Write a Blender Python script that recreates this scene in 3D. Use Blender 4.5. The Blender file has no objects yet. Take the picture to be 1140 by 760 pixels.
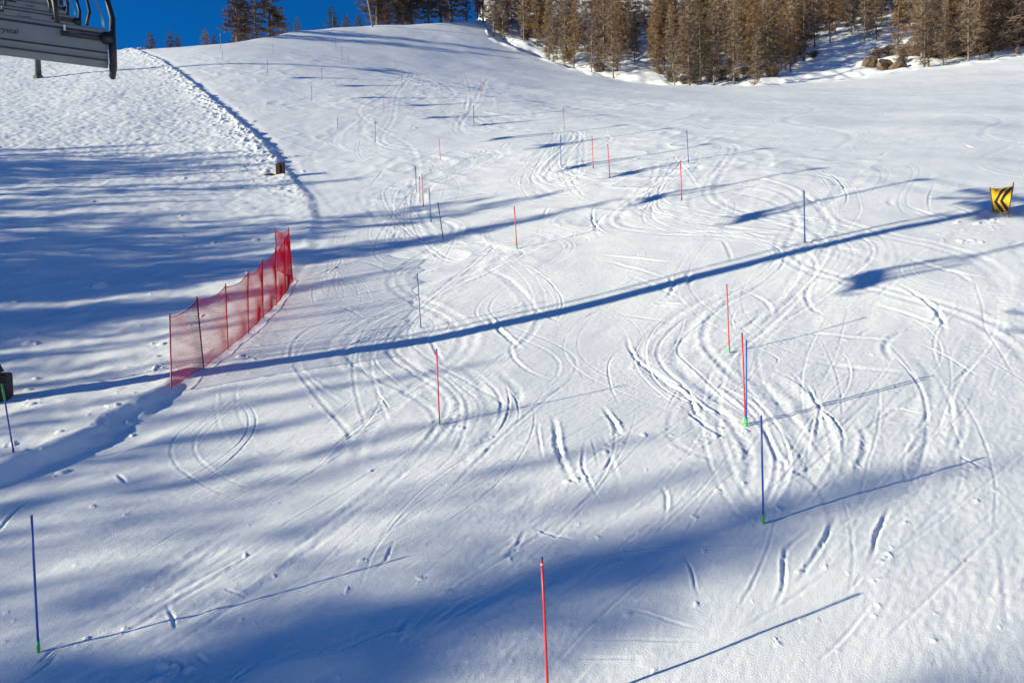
import bpy, math, random
import numpy as np
from mathutils import Vector, Matrix
random.seed(7); rng = np.random.default_rng(7)
sc = bpy.context.scene
COL = sc.collection

# ------------------------------------------------------------------ camera, sky, sun, exposure
FPX, CX, CY = 823.0, 570.0, 380.0                     # focal length and centre for a 1140x760 frame
_p, _r = math.radians(-2), math.radians(2)
FWD = np.array([0, math.cos(_p), math.sin(_p)]); _R0 = np.array([1.0, 0, 0]); _U0 = np.cross(_R0, FWD)
RGT = _R0*math.cos(_r) - _U0*math.sin(_r); UPV = _U0*math.cos(_r) + _R0*math.sin(_r)
cam = bpy.data.objects.new('camera', bpy.data.cameras.new('camera')); COL.objects.link(cam)
cam.data.sensor_width = 36; cam.data.lens = FPX/1140*36
cam.data.clip_start = 0.1; cam.data.clip_end = 6000
M = Matrix.Identity(4)
for i in range(3):
    M[i][0], M[i][1], M[i][2] = RGT[i], UPV[i], -FWD[i]
cam.matrix_world = M
sc.camera = cam

SUN_AZ, SUN_EL = math.radians(-106), math.radians(13.2)   # azimuth from +Y, clockwise
SUN = np.array([math.sin(SUN_AZ)*math.cos(SUN_EL), math.cos(SUN_AZ)*math.cos(SUN_EL), math.sin(SUN_EL)])
sun = bpy.data.objects.new('sun', bpy.data.lights.new('sun', 'SUN')); COL.objects.link(sun)
sun.data.energy = 5.0; sun.data.angle = math.radians(0.53); sun.data.color = (1.0, 0.945, 0.715)
sun.rotation_euler = Vector(SUN).to_track_quat('Z', 'Y').to_euler()
world = bpy.data.worlds.new('World'); sc.world = world; world.use_nodes = True
nt = world.node_tree
sky = nt.nodes.new('ShaderNodeTexSky'); sky.sky_type = 'NISHITA'; sky.sun_disc = False
sky.sun_elevation = SUN_EL; sky.sun_rotation = SUN_AZ
sky.altitude = 2200; sky.air_density = 1.0; sky.dust_density = 0.0; sky.ozone_density = 4.0
tint = nt.nodes.new('ShaderNodeMix'); tint.data_type = 'RGBA'; tint.blend_type = 'MULTIPLY'
tint.inputs['Factor'].default_value = 1.0
tint.inputs['B'].default_value = (0.03, 0.63, 1.08, 1)
bg = nt.nodes['Background']
nt.links.new(sky.outputs[0], tint.inputs['A']); nt.links.new(tint.outputs['Result'], bg.inputs[0])
bg.inputs[1].default_value = 0.089
vs = sc.view_settings
vs.view_transform = 'Standard'; vs.look = 'None'; vs.gamma = 1; vs.exposure = 0.58; vs.use_curve_mapping = False

# ------------------------------------------------------------------ helpers
def tag(o, label=None, cat=None, group=None, kind=None):
    if label: o['label'] = label
    if cat: o['category'] = cat
    if group: o['group'] = group
    if kind: o['kind'] = kind
    return o

def empty(name, loc=(0, 0, 0), rot=None):
    o = bpy.data.objects.new(name, None); COL.objects.link(o)
    o.location = loc; o.empty_display_size = 0.2
    if rot is not None: o.rotation_euler = rot
    return o

class MB:
    def __init__(s): s.v = []; s.f = []
    def add(s, vs_, fs):
        n = len(s.v); s.v.extend([tuple(map(float, q)) for q in vs_]); s.f.extend([tuple(i+n for i in f) for f in fs]); return s
    def box(s, c, d, rx=0, rz=0):
        R = Matrix.Rotation(rz, 3, 'Z') @ Matrix.Rotation(rx, 3, 'X')
        q = [R @ Vector((sx*d[0]/2, sy*d[1]/2, sz*d[2]/2)) + Vector(c) for sx in (-1, 1) for sy in (-1, 1) for sz in (-1, 1)]
        return s.add(q, [(0, 1, 3, 2), (4, 6, 7, 5), (0, 4, 5, 1), (2, 3, 7, 6), (0, 2, 6, 4), (1, 5, 7, 3)])
    def tube(s, pts, rad, n=8, cap=True):
        pts = [Vector(q) for q in pts]
        if not hasattr(rad, '__len__'): rad = [rad]*len(pts)
        vs_, fs = [], []
        ref = None
        for i, q in enumerate(pts):
            t = (pts[min(i+1, len(pts)-1)] - pts[max(i-1, 0)]).normalized()
            if ref is None: ref = Vector((1, 0, 0)) if abs(t.x) < 0.9 else Vector((0, 1, 0))
            a = (ref - t*ref.dot(t)).normalized(); b = t.cross(a); ref = a
            for k in range(n):
                w = 2*math.pi*k/n
                vs_.append(q + (a*math.cos(w) + b*math.sin(w))*rad[i])
        for i in range(len(pts)-1):
            for k in range(n):
                k2 = (k+1) % n
                fs.append((i*n+k, i*n+k2, (i+1)*n+k2, (i+1)*n+k))
        if cap:
            fs.append(tuple(range(n-1, -1, -1))); fs.append(tuple((len(pts)-1)*n+k for k in range(n)))
        return s.add(vs_, fs)
    def prism(s, poly, a, b, axis=0):
        """polygon (2D) extruded along axis from a to b"""
        n = len(poly)
        def P(u, w, t): return (t, u, w) if axis == 0 else ((u, t, w) if axis == 1 else (u, w, t))
        vs_ = [P(u, w, a) for u, w in poly] + [P(u, w, b) for u, w in poly]
        fs = [tuple(range(n-1, -1, -1)), tuple(range(n, 2*n))] + [(i, (i+1) % n, n+(i+1) % n, n+i) for i in range(n)]
        return s.add(vs_, fs)
    def mesh(s, name, mat, smooth=False):
        me = bpy.data.meshes.new(name); me.from_pydata(s.v, [], s.f); me.validate(); me.update()
        if mat: me.materials.append(mat)
        if smooth: me.polygons.foreach_set('use_smooth', [True]*len(me.polygons))
        return me
    def build(s, name, mat, parent=None, smooth=False, bevel=0):
        o = bpy.data.objects.new(name, s.mesh(name, mat, smooth)); COL.objects.link(o)
        if parent: o.parent = parent
        if bevel:
            m = o.modifiers.new('bevel', 'BEVEL'); m.width = bevel; m.segments = 2; m.limit_method = 'ANGLE'
        return o

def place(name, me, parent=None):
    o = bpy.data.objects.new(name, me); COL.objects.link(o)
    if parent: o.parent = parent
    return o

def children(o): return list(o.children)
def copy_tree(o, parent=None):
    c = o.copy(); COL.objects.link(c)
    if parent: c.parent = parent
    for ch in children(o): copy_tree(ch, c)
    return c

def material(name, col, rough=0.6, metal=0.0, var=0.15, scale=6.0, bump=0.0, bscale=40.0, col2=None, spec=0.5):
    m = bpy.data.materials.new(name); m.use_nodes = True
    n, l = m.node_tree.nodes, m.node_tree.links
    b = n['Principled BSDF']; b.inputs['Roughness'].default_value = rough; b.inputs['Metallic'].default_value = metal
    b.inputs['Specular IOR Level'].default_value = spec
    tc = n.new('ShaderNodeTexCoord'); no = n.new('ShaderNodeTexNoise'); no.inputs['Scale'].default_value = scale
    no.inputs['Detail'].default_value = 5
    l.new(tc.outputs['Object'], no.inputs['Vector'])
    rp = n.new('ShaderNodeValToRGB'); rp.color_ramp.elements[0].position = 0.3; rp.color_ramp.elements[1].position = 0.7
    c2 = col2 if col2 else tuple(min(1, c*(1+var)) for c in col)
    rp.color_ramp.elements[0].color = (*[c*(1-var) for c in col], 1); rp.color_ramp.elements[1].color = (*c2, 1)
    l.new(no.outputs['Fac'], rp.inputs[0]); l.new(rp.outputs[0], b.inputs['Base Color'])
    if bump:
        nb = n.new('ShaderNodeTexNoise'); nb.inputs['Scale'].default_value = bscale; nb.inputs['Detail'].default_value = 4
        l.new(tc.outputs['Object'], nb.inputs['Vector'])
        bp = n.new('ShaderNodeBump'); bp.inputs['Strength'].default_value = bump; bp.inputs['Distance'].default_value = 0.02
        l.new(nb.outputs['Fac'], bp.inputs['Height']); l.new(bp.outputs[0], b.inputs['Normal'])
    return m

# ------------------------------------------------------------------ terrain: smooth base surface
def ray(x, y): return FWD + RGT*(x-CX)/FPX + UPV*(CY-y)/FPX
# feet of the slalom poles, surveyed from their known 1.8 m height (camera at the origin)
SURVEY = [(848,586,11.7),(830,475,14.1),(831,472,15.8),(812,390,20.0),(489,475,16.9),(468,362,25.6),(575.5,278,31.2),
    (480,248,39.6),(493,268,41.6),(759,224,34.3),(896,269,26.3),(679,198,41.9),(660,186,45.9),(766,180,44.4),(624,183,48.9),
    (628.5,148,54.4),(42,718,10.1),(610,768,9.6),(490,181,56.2),(527.5,140,72.6),(418,162,57.5),(535,110,78.0),(446,99,88.0),
    (471,226,46.0),(464,216,48.5),(427,128,71.0)]
FAR = [(510,20,165),(380,29,150),(330,33.5,140),(250,46,118),(246,56,104),(207,51,110),(150,55,112),(40,60,108),(300,66,103),(45,86,98),
    (1140,62,106),(950,84,118),(700,88,134),(600,62,157),(-150,72,96),(-60,250,38),(-60,430,22),(1140,0,172),(900,0,190),(700,0,205),(1330,0,150)]
_pts = []; _w = []
for x, y, d in SURVEY: _pts.append(ray(x, y)*d); _w.append(0.02 + (d/40)**2*0.3)
for x, y, d in FAR: _pts.append(ray(x, y)*d); _w.append(0.25)
_pts = np.array(_pts); _S = 50.0; _X = _pts[:, :2]/_S
_K = np.linalg.norm(_X[:, None]-_X[None], axis=2); _K = np.where(_K > 0, _K*_K*np.log(_K+1e-12), 0)
_n = len(_X); _A = np.zeros((_n+3, _n+3)); _A[:_n, :_n] = _K + np.diag(_w)
_A[:_n, _n] = 1; _A[:_n, _n+1:] = _X; _A[_n, :_n] = 1; _A[_n+1:, :_n] = _X.T
_C = np.linalg.solve(_A, np.r_[_pts[:, 2], 0, 0, 0])
def tps(x, y):
    x = np.asarray(x, float); y = np.asarray(y, float); out = _C[_n] + x/_S*_C[_n+1] + y/_S*_C[_n+2]
    for i in range(_n):
        d2 = (x/_S-_X[i, 0])**2 + (y/_S-_X[i, 1])**2
        out = out + _C[i]*0.5*d2*np.log(d2+1e-18)
    return out
# the crest of the run: behind it the ground levels out
_cr = np.array([ray(x, y)*d for x, y, d in [(-400,85,84),(-150,72,96),(-60,61,104),(40,58,109),(100,60,112),(150,55,113),(200,51,114),(250,46,118),
      (300,38.5,130),(330,34,140),(380,29.5,150),(420,27,156),(455,25.5,159),(500,20.5,165),(540,19,170)]])
_caz = np.arctan2(_cr[:, 0], _cr[:, 1]); _crr = np.hypot(_cr[:, 0], _cr[:, 1])
AZ0, AZ1 = math.atan2(*(ray(508, 20)[:2])), math.atan2(*(ray(545, 20)[:2]))
def base(x, y):
    x = np.asarray(x, float); y = np.asarray(y, float)
    r = np.hypot(x, y); az = np.arctan2(x, y)
    k = np.minimum(1, 240/np.maximum(r, 1e-6))
    z = tps(x*k, y*k) + np.maximum(0, r-240)*0.22
    zc = np.interp(az, _caz, _cr[:, 2]); rc = np.interp(az, _caz, _crr)
    cap = zc + 0.08*(r-rc)
    w = np.clip((AZ1-az)/(AZ1-AZ0), 0, 1)*np.clip((az+1.6)/0.3, 0, 1)
    kk = 0.5
    sm = np.where(np.abs(z-cap) < kk*6, -kk*np.logaddexp(-np.clip(z, -500, 500)/kk, -np.clip(cap, -500, 500)/kk), np.minimum(z, cap))
    return z*(1-w) + np.where(r > 20, sm, z)*w
def at(px, py, dmax=260):
    """where the line of sight through a photo pixel meets the smooth slope"""
    d = ray(px, py); t = np.concatenate([np.linspace(4, 60, 400), np.linspace(60.2, dmax, 700)])
    g = base(d[0]*t, d[1]*t); s = d[2]*t - g
    i = int(np.argmax(s < 0))
    if s[i] >= 0: return d*dmax
    u = s[i-1]/(s[i-1]-s[i]); tt = t[i-1]+u*(t[i]-t[i-1])
    return d*tt
def ats(pts): return [tuple(at(*q)[:2]) for q in pts]

# edge between the rough snow under the lift (left) and the groomed run
_lb = sorted([(q[1], q[0]) for q in ats([(-300,640),(-80,568),(0,533),(60,510),(110,488),(160,458),(192,437),(228,411),(255,391),(278,372),(294,354),(310,338),(327,312),
    (350,275),(357,245),(345,215),(322,190),(302,166),(278,143),(247,117),(216,92),(182,68),(152,57)])])
_lby = np.array([q[0] for q in _lb]); _lbx = np.array([q[1] for q in _lb])
# edge between the run and the wood (right)
_re = sorted(ats([(508,24),(545,42),(590,62),(640,78),(700,90),(760,96),(830,96),(900,92),(950,88),(1000,81),(1070,73),(1140,64),(1300,46)]))
_rex = np.array([q[0] for q in _re]); _rey = np.array([q[1] for q in _re])
def sstep(a, b, v):
    t = np.clip((v-a)/(b-a), 0, 1); return t*t*(3-2*t)
_tab = {}
def vnoise(x, y, cell, seed):
    if seed not in _tab: _tab[seed] = np.random.default_rng(seed).random((256, 256))*2-1
    T = _tab[seed]; u = x/cell; v = y/cell; iu = np.floor(u).astype(np.int64); iv = np.floor(v).astype(np.int64)
    fu = u-iu; fv = v-iv; fu = fu*fu*fu*(fu*(fu*6-15)+10); fv = fv*fv*fv*(fv*(fv*6-15)+10)
    a = T[iu & 255, iv & 255]; b = T[(iu+1) & 255, iv & 255]; c = T[iu & 255, (iv+1) & 255]; d = T[(iu+1) & 255, (iv+1) & 255]
    return (a*(1-fu)+b*fu)*(1-fv) + (c*(1-fu)+d*fu)*fv

# ------------------------------------------------------------------ ski tracks, ruts, berms drawn into height rasters
class Raster:
    def __init__(s, x0, x1, y0, y1, res):
        s.x0, s.y0, s.res = x0, y0, res; s.nx = int((x1-x0)/res)+1; s.ny = int((y1-y0)/res)+1
        s.a = np.zeros((s.ny, s.nx), np.float32)
    def sample(s, x, y):
        u = (x-s.x0)/s.res; v = (y-s.y0)/s.res
        ok = (u > 0) & (v > 0) & (u < s.nx-1.01) & (v < s.ny-1.01)
        u = np.clip(u, 0, s.nx-1.01); v = np.clip(v, 0, s.ny-1.01); iu = u.astype(int); iv = v.astype(int); fu = u-iu; fv = v-iv
        z = (s.a[iv, iu]*(1-fu)+s.a[iv, iu+1]*fu)*(1-fv) + (s.a[iv+1, iu]*(1-fu)+s.a[iv+1, iu+1]*fu)*fv
        return z, ok
    def track(s, pts, w, depth, ridge=0.4, side=1, rough=0.3, seed=0, taper=True):
        w = max(w, s.res*1.05)
        P = np.asarray(pts, float); mar = w*4.2
        i0 = max(0, int((P[:, 0].min()-mar-s.x0)/s.res)); i1 = min(s.nx, int((P[:, 0].max()+mar-s.x0)/s.res)+1)
        j0 = max(0, int((P[:, 1].min()-mar-s.y0)/s.res)); j1 = min(s.ny, int((P[:, 1].max()+mar-s.y0)/s.res)+1)
        if i1-i0 < 2 or j1-j0 < 2: return
        D = np.full((j1-j0, i1-i0), 1e9, np.float32); SG = np.zeros_like(D); T = np.zeros_like(D)
        L = 0.0; seg = np.hypot(*(P[1:]-P[:-1]).T); tot = seg.sum()
        for k in range(len(P)-1):
            a, b = P[k], P[k+1]; l = seg[k]
            if l < 1e-6: continue
            u0 = max(i0, int((min(a[0], b[0])-mar-s.x0)/s.res)); u1 = min(i1, int((max(a[0], b[0])+mar-s.x0)/s.res)+2)
            v0 = max(j0, int((min(a[1], b[1])-mar-s.y0)/s.res)); v1 = min(j1, int((max(a[1], b[1])+mar-s.y0)/s.res)+2)
            if u1 > u0 and v1 > v0:
                X = (s.x0+np.arange(u0, u1)*s.res)[None, :]-a[0]; Y = (s.y0+np.arange(v0, v1)*s.res)[:, None]-a[1]
                tx, ty = (b-a)/l
                t = np.clip(X*tx+Y*ty, 0, l); d = np.hypot(X-t*tx, Y-t*ty); sg = np.sign(X*ty-Y*tx)
                sl = (slice(v0-j0, v1-j0), slice(u0-i0, u1-i0))
                m = d < D[sl]
                D[sl] = np.where(m, d, D[sl]); SG[sl] = np.where(m, sg, SG[sl]); T[sl] = np.where(m, L+t, T[sl])
            L += l
        e = np.ones_like(D)
        if taper: e = sstep(0, min(2.2, tot*0.45), T)*sstep(0, min(2.2, tot*0.45), tot-T)
        e = e*(1+rough*(vnoise(T, T*0+seed*3.7, 0.5, 11)+0.6*vnoise(T, T*0+seed*1.3, 0.17, 12)))
        d = D*SG
        if rough > 0: d = d + rough*w*0.9*vnoise(T, T*0+seed*2.1, 0.35, 13)
        if rough > 0 and s.res < .05:
            gx = (s.x0+np.arange(i0, i1)*s.res)[None, :]; gy = (s.y0+np.arange(j0, j1)*s.res)[:, None]
            m = D < mar; XX = (gx+0*gy)[m]; YY = (gy+0*gx)[m]
            d[m] += w*rough*1.1*vnoise(XX, YY, .11, 16)+w*rough*.8*vnoise(XX, YY, .05, 17)
            e[m] *= np.clip(.95+1.2*rough*vnoise(XX, YY, .19, 18), .2, 2)
        g = -depth*np.exp(-np.abs(d/w)**2.6) + depth*ridge*np.exp(-((d-side*1.9*w)/(0.85*w))**2) + depth*ridge*0.35*np.exp(-((d+side*1.9*w)/(0.8*w))**2)
        s.a[j0:j1, i0:i1] += np.where(D < mar, g*e, 0)
def smooth(pts, step=0.25):
    P = np.asarray(pts, float)
    if len(P) == 2:
        n = max(2, int(np.hypot(*(P[1]-P[0]))/step)); return P[0]+(P[1]-P[0])*np.linspace(0, 1, n)[:, None]
    Q = np.vstack([2*P[0]-P[1], P, 2*P[-1]-P[-2]]); out = []
    for i in range(1, len(Q)-2):
        n = max(2, int(np.hypot(*(Q[i+1]-Q[i]))/step)); t = np.linspace(0, 1, n, endpoint=False)[:, None]
        a, b, c, d = Q[i-1], Q[i], Q[i+1], Q[i+2]
        out.append(0.5*((2*b)+(-a+c)*t+(2*a-5*b+4*c-d)*t*t+(-a+3*b-3*c+d)*t**3))
    out.append(P[-1:]); return np.vstack(out)
NEAR = Raster(-26, 34, 5, 62, 0.021); FARR = Raster(-90, 105, 5, 190, 0.13)
_tn = [0]
def track(pts, w=0.06, depth=0.05, ridge=0.45, side=1, rough=0.35, step=0.25):
    _tn[0] += 1; S = smooth(pts, step); NEAR.track(S, w, depth, ridge, side, rough, _tn[0]%97)
    FARR.track(S[::2] if len(S) > 6 else S, max(w, 0.17), depth*min(1.0, max(0.35, w/0.17)), ridge, side, rough, _tn[0]%97)
# tracks seen in the snow
SEEN = [
 ([(694,365),(700,380),(707,395),(730,414),(749,431),(765,442),(778,464),(806,486)],.13,.15,.5,-1,.8),
 ([(724,404),(737,418),(762,434),(781,455),(812,477)],.10,.10,.6,1,.7), ([(765,458),(778,470),(794,481),(808,488)],.12,.17,.6,1,.6),
 ([(707,371),(686,388),(677,404),(681,432),(689,451),(686,464)],.06,.06,.4,1,.3),
 ([(615,462),(618,480),(621,499),(628,521),(636,545)],.15,.17,.6,-1,.5), ([(598,467),(601,499),(607,521)],.08,.05,.9,-1,.4),
 ([(668,452),(680,466),(688,483),(699,491)],.13,.14,.7,-1,.5), ([(699,490),(718,483)],.08,.08,.4,1,.4), ([(683,511),(667,537)],.07,.06,.4,1,.3),
 ([(730,540),(740,549),(743,568),(737,584)],.09,.08,.6,-1,.5), ([(872,412),(898,430),(909,450),(929,470),(940,490),(929,528)],.09,.09,.8,1,.4),
 ([(955,470),(964,493),(958,519),(950,543)],.16,.08,1.2,1,.5), ([(903,424),(912,450),(909,490),(903,508)],.09,.07,.7,1,.4),
 ([(985,385),(1008,409),(1025,433),(1034,456)],.06,.05,.5,1,.3), ([(1008,376),(1034,386),(1063,401),(1097,424)],.09,.07,.6,-1,.4),
 ([(1080,300),(1093,340),(1097,363),(1115,392),(1138,433)],.05,.05,.5,1,.2), ([(956,459),(1005,456),(1045,470)],.08,.05,.8,-1,.3),
 ([(967,472),(1045,473),(1074,472)],.06,.05,.8,-1,.3), ([(1031,482),(1013,505),(1005,520)],.10,.06,.8,1,.3), ([(1066,508),(1097,525)],.07,.09,.5,1,.5),
 ([(884,600),(873,618),(872,657),(856,690)],.08,.08,.6,1,.4), ([(911,589),(881,610),(873,628),(872,658)],.08,.11,.6,1,.4),
 ([(936,572),(915,613),(897,639),(884,658)],.09,.12,.6,1,.4), ([(993,563),(978,597),(971,623),(964,639)],.08,.12,.5,1,.5), ([(964,640),(952,657),(934,673)],.05,.05,.5,1,.4),
 ([(1139,560),(1086,620),(1023,684),(944,757)],.035,.05,.3,1,.15), ([(978,668),(936,718),(892,757)],.06,.05,.9,-1,.2),
 ([(763,609),(723,640),(686,672),(642,712),(602,759)],.055,.08,.5,-1,.15), ([(759,614),(770,635),(777,667)],.05,.09,.5,1,.3),
 ([(689,677),(723,685),(760,696),(784,702)],.05,.05,.9,-1,.4), ([(618,710),(707,713),(813,714)],.05,.03,.9,1,.3), ([(634,731),(718,734)],.05,.03,.9,1,.3),
 ([(586,588),(576,612),(560,627)],.10,.07,.8,1,.4), ([(588,586),(606,596),(650,604)],.05,.05,.6,1,.4), ([(260,560),(205,582),(140,620)],.05,.06,.4,1,.3), ([(120,687),(82,707),(57,717),(15,760)],.07,.07,.7,-1,.3),
 ([(180,660),(130,677),(87,690),(50,707)],.08,.06,.6,1,.3), ([(72,717),(42,737),(12,760)],.09,.12,.6,1,.4), ([(185,665),(191,680),(197,697)],.07,.10,.5,1,.3),
 ([(240,645),(285,665)],.05,.05,.5,1,.3), ([(268,441),(284,459),(281,478),(258,504),(226,525),(152,562)],.07,.06,.6,1,.25),
 ([(258,441),(276,459),(272,480),(250,500),(214,523),(140,560)],.06,.06,.6,1,.25), ([(129,520),(143,533)],.10,.12,.5,1,.3), ([(49,542),(16,565),(-10,598)],.09,.11,.5,1,.3),
 ([(465,442),(417,470),(360,502),(300,530),(200,580)],.06,.07,.5,1,.2), ([(470,450),(425,472),(387,489),(322,522)],.06,.07,.5,1,.25), ([(400,435),(385,450),(360,472),(337,480)],.06,.06,.5,1,.3),
 ([(417,432),(435,455)],.07,.07,.6,-1,.5), ([(562,420),(567,450),(560,475),(540,502)],.07,.06,.8,1,.4), ([(555,425),(572,440),(578,462),(572,482)],.06,.05,.8,1,.4),
 ([(661,232),(660,248),(668,258),(682,265)],.14,.14,.7,-1,.5), ([(890,180),(925,195),(942,215),(940,232)],.11,.09,.9,1,.3), ([(880,182),(910,196),(925,212)],.10,.08,.9,1,.3),
 ([(1042,205),(1034,220),(1036,236)],.12,.08,.9,1,.3), ([(830,330),(815,350),(820,372)],.07,.05,.7,-1,.3), ([(846,384),(866,398),(858,412)],.06,.06,.5,1,.4),
 ([(600,600),(520,650),(470,690),(430,740)],.06,.05,.5,1,.3), ([(440,600),(430,625),(405,645)],.08,.08,.5,1,.5), ([(470,625),(440,640)],.05,.06,.4,1,.4),
 ([(350,310),(348,328),(352,345)],.08,.05,.8,1,.3), ([(455,715),(447,700),(452,685)],.12,.10,.6,1,.6), ([(195,725),(205,735),(190,750)],.10,.12,.6,1,.6), ([(215,720),(235,735)],.08,.10,.5,-1,.5),
 ([(285,735),(255,755)],.07,.10,.5,1,.3), ([(500,735),(560,700),(620,668),(700,610)],.05,.05,.5,1,.3)]
for pts, w, dp, rg, sd, ro in SEEN: track(ats(pts), w*.36, dp*.22, rg, sd, ro*.6)
# racing lines of many runs through the two slalom courses
COURSE_R = [(545,75),(535,110),(527,140),(628,148),(624,183),(679,198),(766,180),(759,224),(896,269),(812,390),(831,474),(848,586),(800,700),(900,790)]
COURSE_L = [(381,67),(358,91),(440,78),(446,99),(427,128),(418,162),(490,181),(464,216),(493,268),(575,278),(468,362),(489,475),(300,590),(60,718),(-60,790)]
for course, n in ((COURSE_R, 26), (COURSE_L, 22)):
    G = np.array(ats(course))
    for k in range(n):
        off = []
        for i in range(len(G)):
            a = G[max(0, i-1)]; c = G[min(len(G)-1, i+1)]; mid = (a+c)/2
            out = G[i]-mid; L = np.hypot(*out); dr = out/L if L > 0.1 else np.array([1.0, 0])
            off.append(G[i] + dr*abs(rng.normal(1.1, 1.5)) + rng.normal(0, 0.7, 2)*(1+.02*G[i][1]))
        S = smooth(off, 0.4); i0 = rng.integers(0, max(1, len(S)//3)); i1 = rng.integers(len(S)*2//3, len(S))
        S = S[i0:i1]
        w = rng.uniform(.03, .07) if k % 3 else rng.uniform(.12, .26); dp = rng.uniform(.004, .012) if k % 3 else rng.uniform(.005, .014); sd = 1 if rng.random() < .5 else -1
        track(S, w, dp, rng.uniform(.4, 1.0), sd, .25, 0.4)
        if rng.random() < .6:
            t = np.gradient(S, axis=0); t /= np.maximum(np.hypot(t[:, 0], t[:, 1])[:, None], 1e-6)
            track(S + np.c_[t[:, 1], -t[:, 0]]*rng.uniform(.25, .5), w*.8, dp*.8, .5, sd, .25, 0.4)
# ruts carved side by side where the racers turn round a gate
for arc, (ox, oy), cnt in [([(850,395),(885,412),(915,440),(938,478),(940,515),(918,560),(885,610)],(-15,4),8), ([(815,318),(760,335),(712,362),(690,398),(716,436),(765,468),(822,492)],(13,-3),7),
        ([(500,385),(548,405),(574,438),(572,470),(545,505),(490,545)],(-13,4),6), ([(800,205),(870,190),(925,205),(948,232),(935,262),(880,295)],(-13,4),6), ([(560,290),(600,300),(628,330),(615,365),(560,395)],(-12,3),5),
        ([(985,385),(1012,420),(1020,460),(1000,520),(960,590)],(14,3),5), ([(640,455),(625,480),(632,520),(660,560)],(14,2),4), ([(300,560),(240,600),(170,645),(90,690),(20,740)],(10,9),6), ([(640,560),(560,610),(480,660),(380,740)],(22,12),6)]:
    for k in range(cnt):
        jx, jy = rng.normal(0, 7), rng.normal(0, 3); q = [(x+ox*k+jx+rng.normal(0, 4), y+oy*k+jy+rng.normal(0, 2.5)) for x, y in arc]
        i0 = 1 if rng.random() < .4 else 0; i1 = len(q)-(1 if rng.random() < .4 else 0)
        wide = rng.random() < .35
        track(ats(q[i0:i1]), rng.uniform(.07, .14) if wide else rng.uniform(.022, .045), rng.uniform(.008, .016) if wide else rng.uniform(.004, .012), rng.uniform(.5, 1.0), 1 if rng.random() < .6 else -1, .22)
# long sweeping turns of free skiers
for k in range(70):
    x0, slope = rng.uniform(-22, 60), rng.uniform(-.15, .55); am, wl, ph = rng.uniform(.8, 3.2), rng.uniform(11, 26), rng.uniform(0, 6.28)
    y1 = rng.uniform(18, 110); y0 = max(13+rng.uniform(0, 5), y1-rng.uniform(10, 55)); ys = np.arange(y1, y0, -1.0)
    xs = x0*(.35+.65*ys/60)+slope*(ys-30)*.3+am*np.sin(ys/wl*6.283+ph)
    okm = xs > np.interp(ys, _lby, _lbx)+1.0
    if okm.sum() < 6: continue
    P = np.c_[xs, ys][okm]; w = rng.uniform(.02, .05) if k % 3 else rng.uniform(.1, .24); dp = rng.uniform(.003, .008) if k % 3 else rng.uniform(.006, .014)
    for dx in (0, rng.uniform(.3, .5)): track(P+np.array([dx, dx*.25]), w, dp, rng.uniform(.4, .9), 1 if rng.random() < .5 else -1, .2, .4)
# short skids and free lines: down-left in the foreground, round the gates farther up
for k in range(280):
    near = k < 200
    if near: c = np.array(at(rng.uniform(-60, 1180), 430+rng.beta(1.1, 1.2)*350)[:2]); an = math.radians(rng.normal(43, 13)); ln = rng.uniform(2.4, 5)*rng.uniform(.8, 2.4); cv = rng.normal(0, .09)
    else: c = np.array(at(rng.uniform(330, 1160), rng.uniform(110, 430))[:2]); an = math.radians(rng.choice([40, 85, 130])+rng.normal(0, 16)); ln = rng.uniform(1.0, 6); cv = rng.normal(0, .22)
    ts = np.linspace(-ln/2, ln/2, 7); th = an + cv*ts
    pts = c + np.c_[np.cumsum(np.cos(th))*ln/7, np.cumsum(np.sin(th))*ln/7]
    track(pts, rng.uniform(.015, .028)*rng.choice([1, 1, 1.5]) if near else rng.uniform(.04, .10), rng.uniform(.003, .010) if near else rng.uniform(.010, .032), rng.uniform(.3, 1.0), 1 if rng.random() < .5 else -1, .25)
# scattered crumbs and clods
def clods(px, py, n, r0, r1, spread=1.0):
    for c in [at(px+rng.normal(0, spread), py+rng.normal(0, spread*.5)) for _ in range(n)]:
        r = r0+(r1-r0)*rng.random()**2.2; ang = rng.uniform(0, 3.14); st = rng.uniform(.55, 1)
        for Rr in (NEAR, FARR):
            rr = max(r, Rr.res*1.1); i = int((c[0]-Rr.x0)/Rr.res); j = int((c[1]-Rr.y0)/Rr.res); m = int(rr*2.5/Rr.res)+1
            if m < i < Rr.nx-m-1 and m < j < Rr.ny-m-1:
                X = (np.arange(i-m, i+m+1)*Rr.res+Rr.x0-c[0])[None, :]; Y = (np.arange(j-m, j+m+1)*Rr.res+Rr.y0-c[1])[:, None]
                aa = ang; Xr = (X*math.cos(aa)+Y*math.sin(aa))*st; Yr = -X*math.sin(aa)+Y*math.cos(aa)
                q = (Xr*Xr+Yr*Yr)/(rr*rr)*(1+.8*vnoise(Xr+c[0]*7, Yr+c[1]*5, rr*.8, 14)+.4*vnoise(Xr+c[0]*3, Yr, rr*.4, 15))
                Rr.a[j-m:j+m+1, i-m:i+m+1] += (r*0.55*np.clip(1.15-np.maximum(q, 0), 0, 1)**.7*min(1, r/rr)).astype(np.float32)
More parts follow.
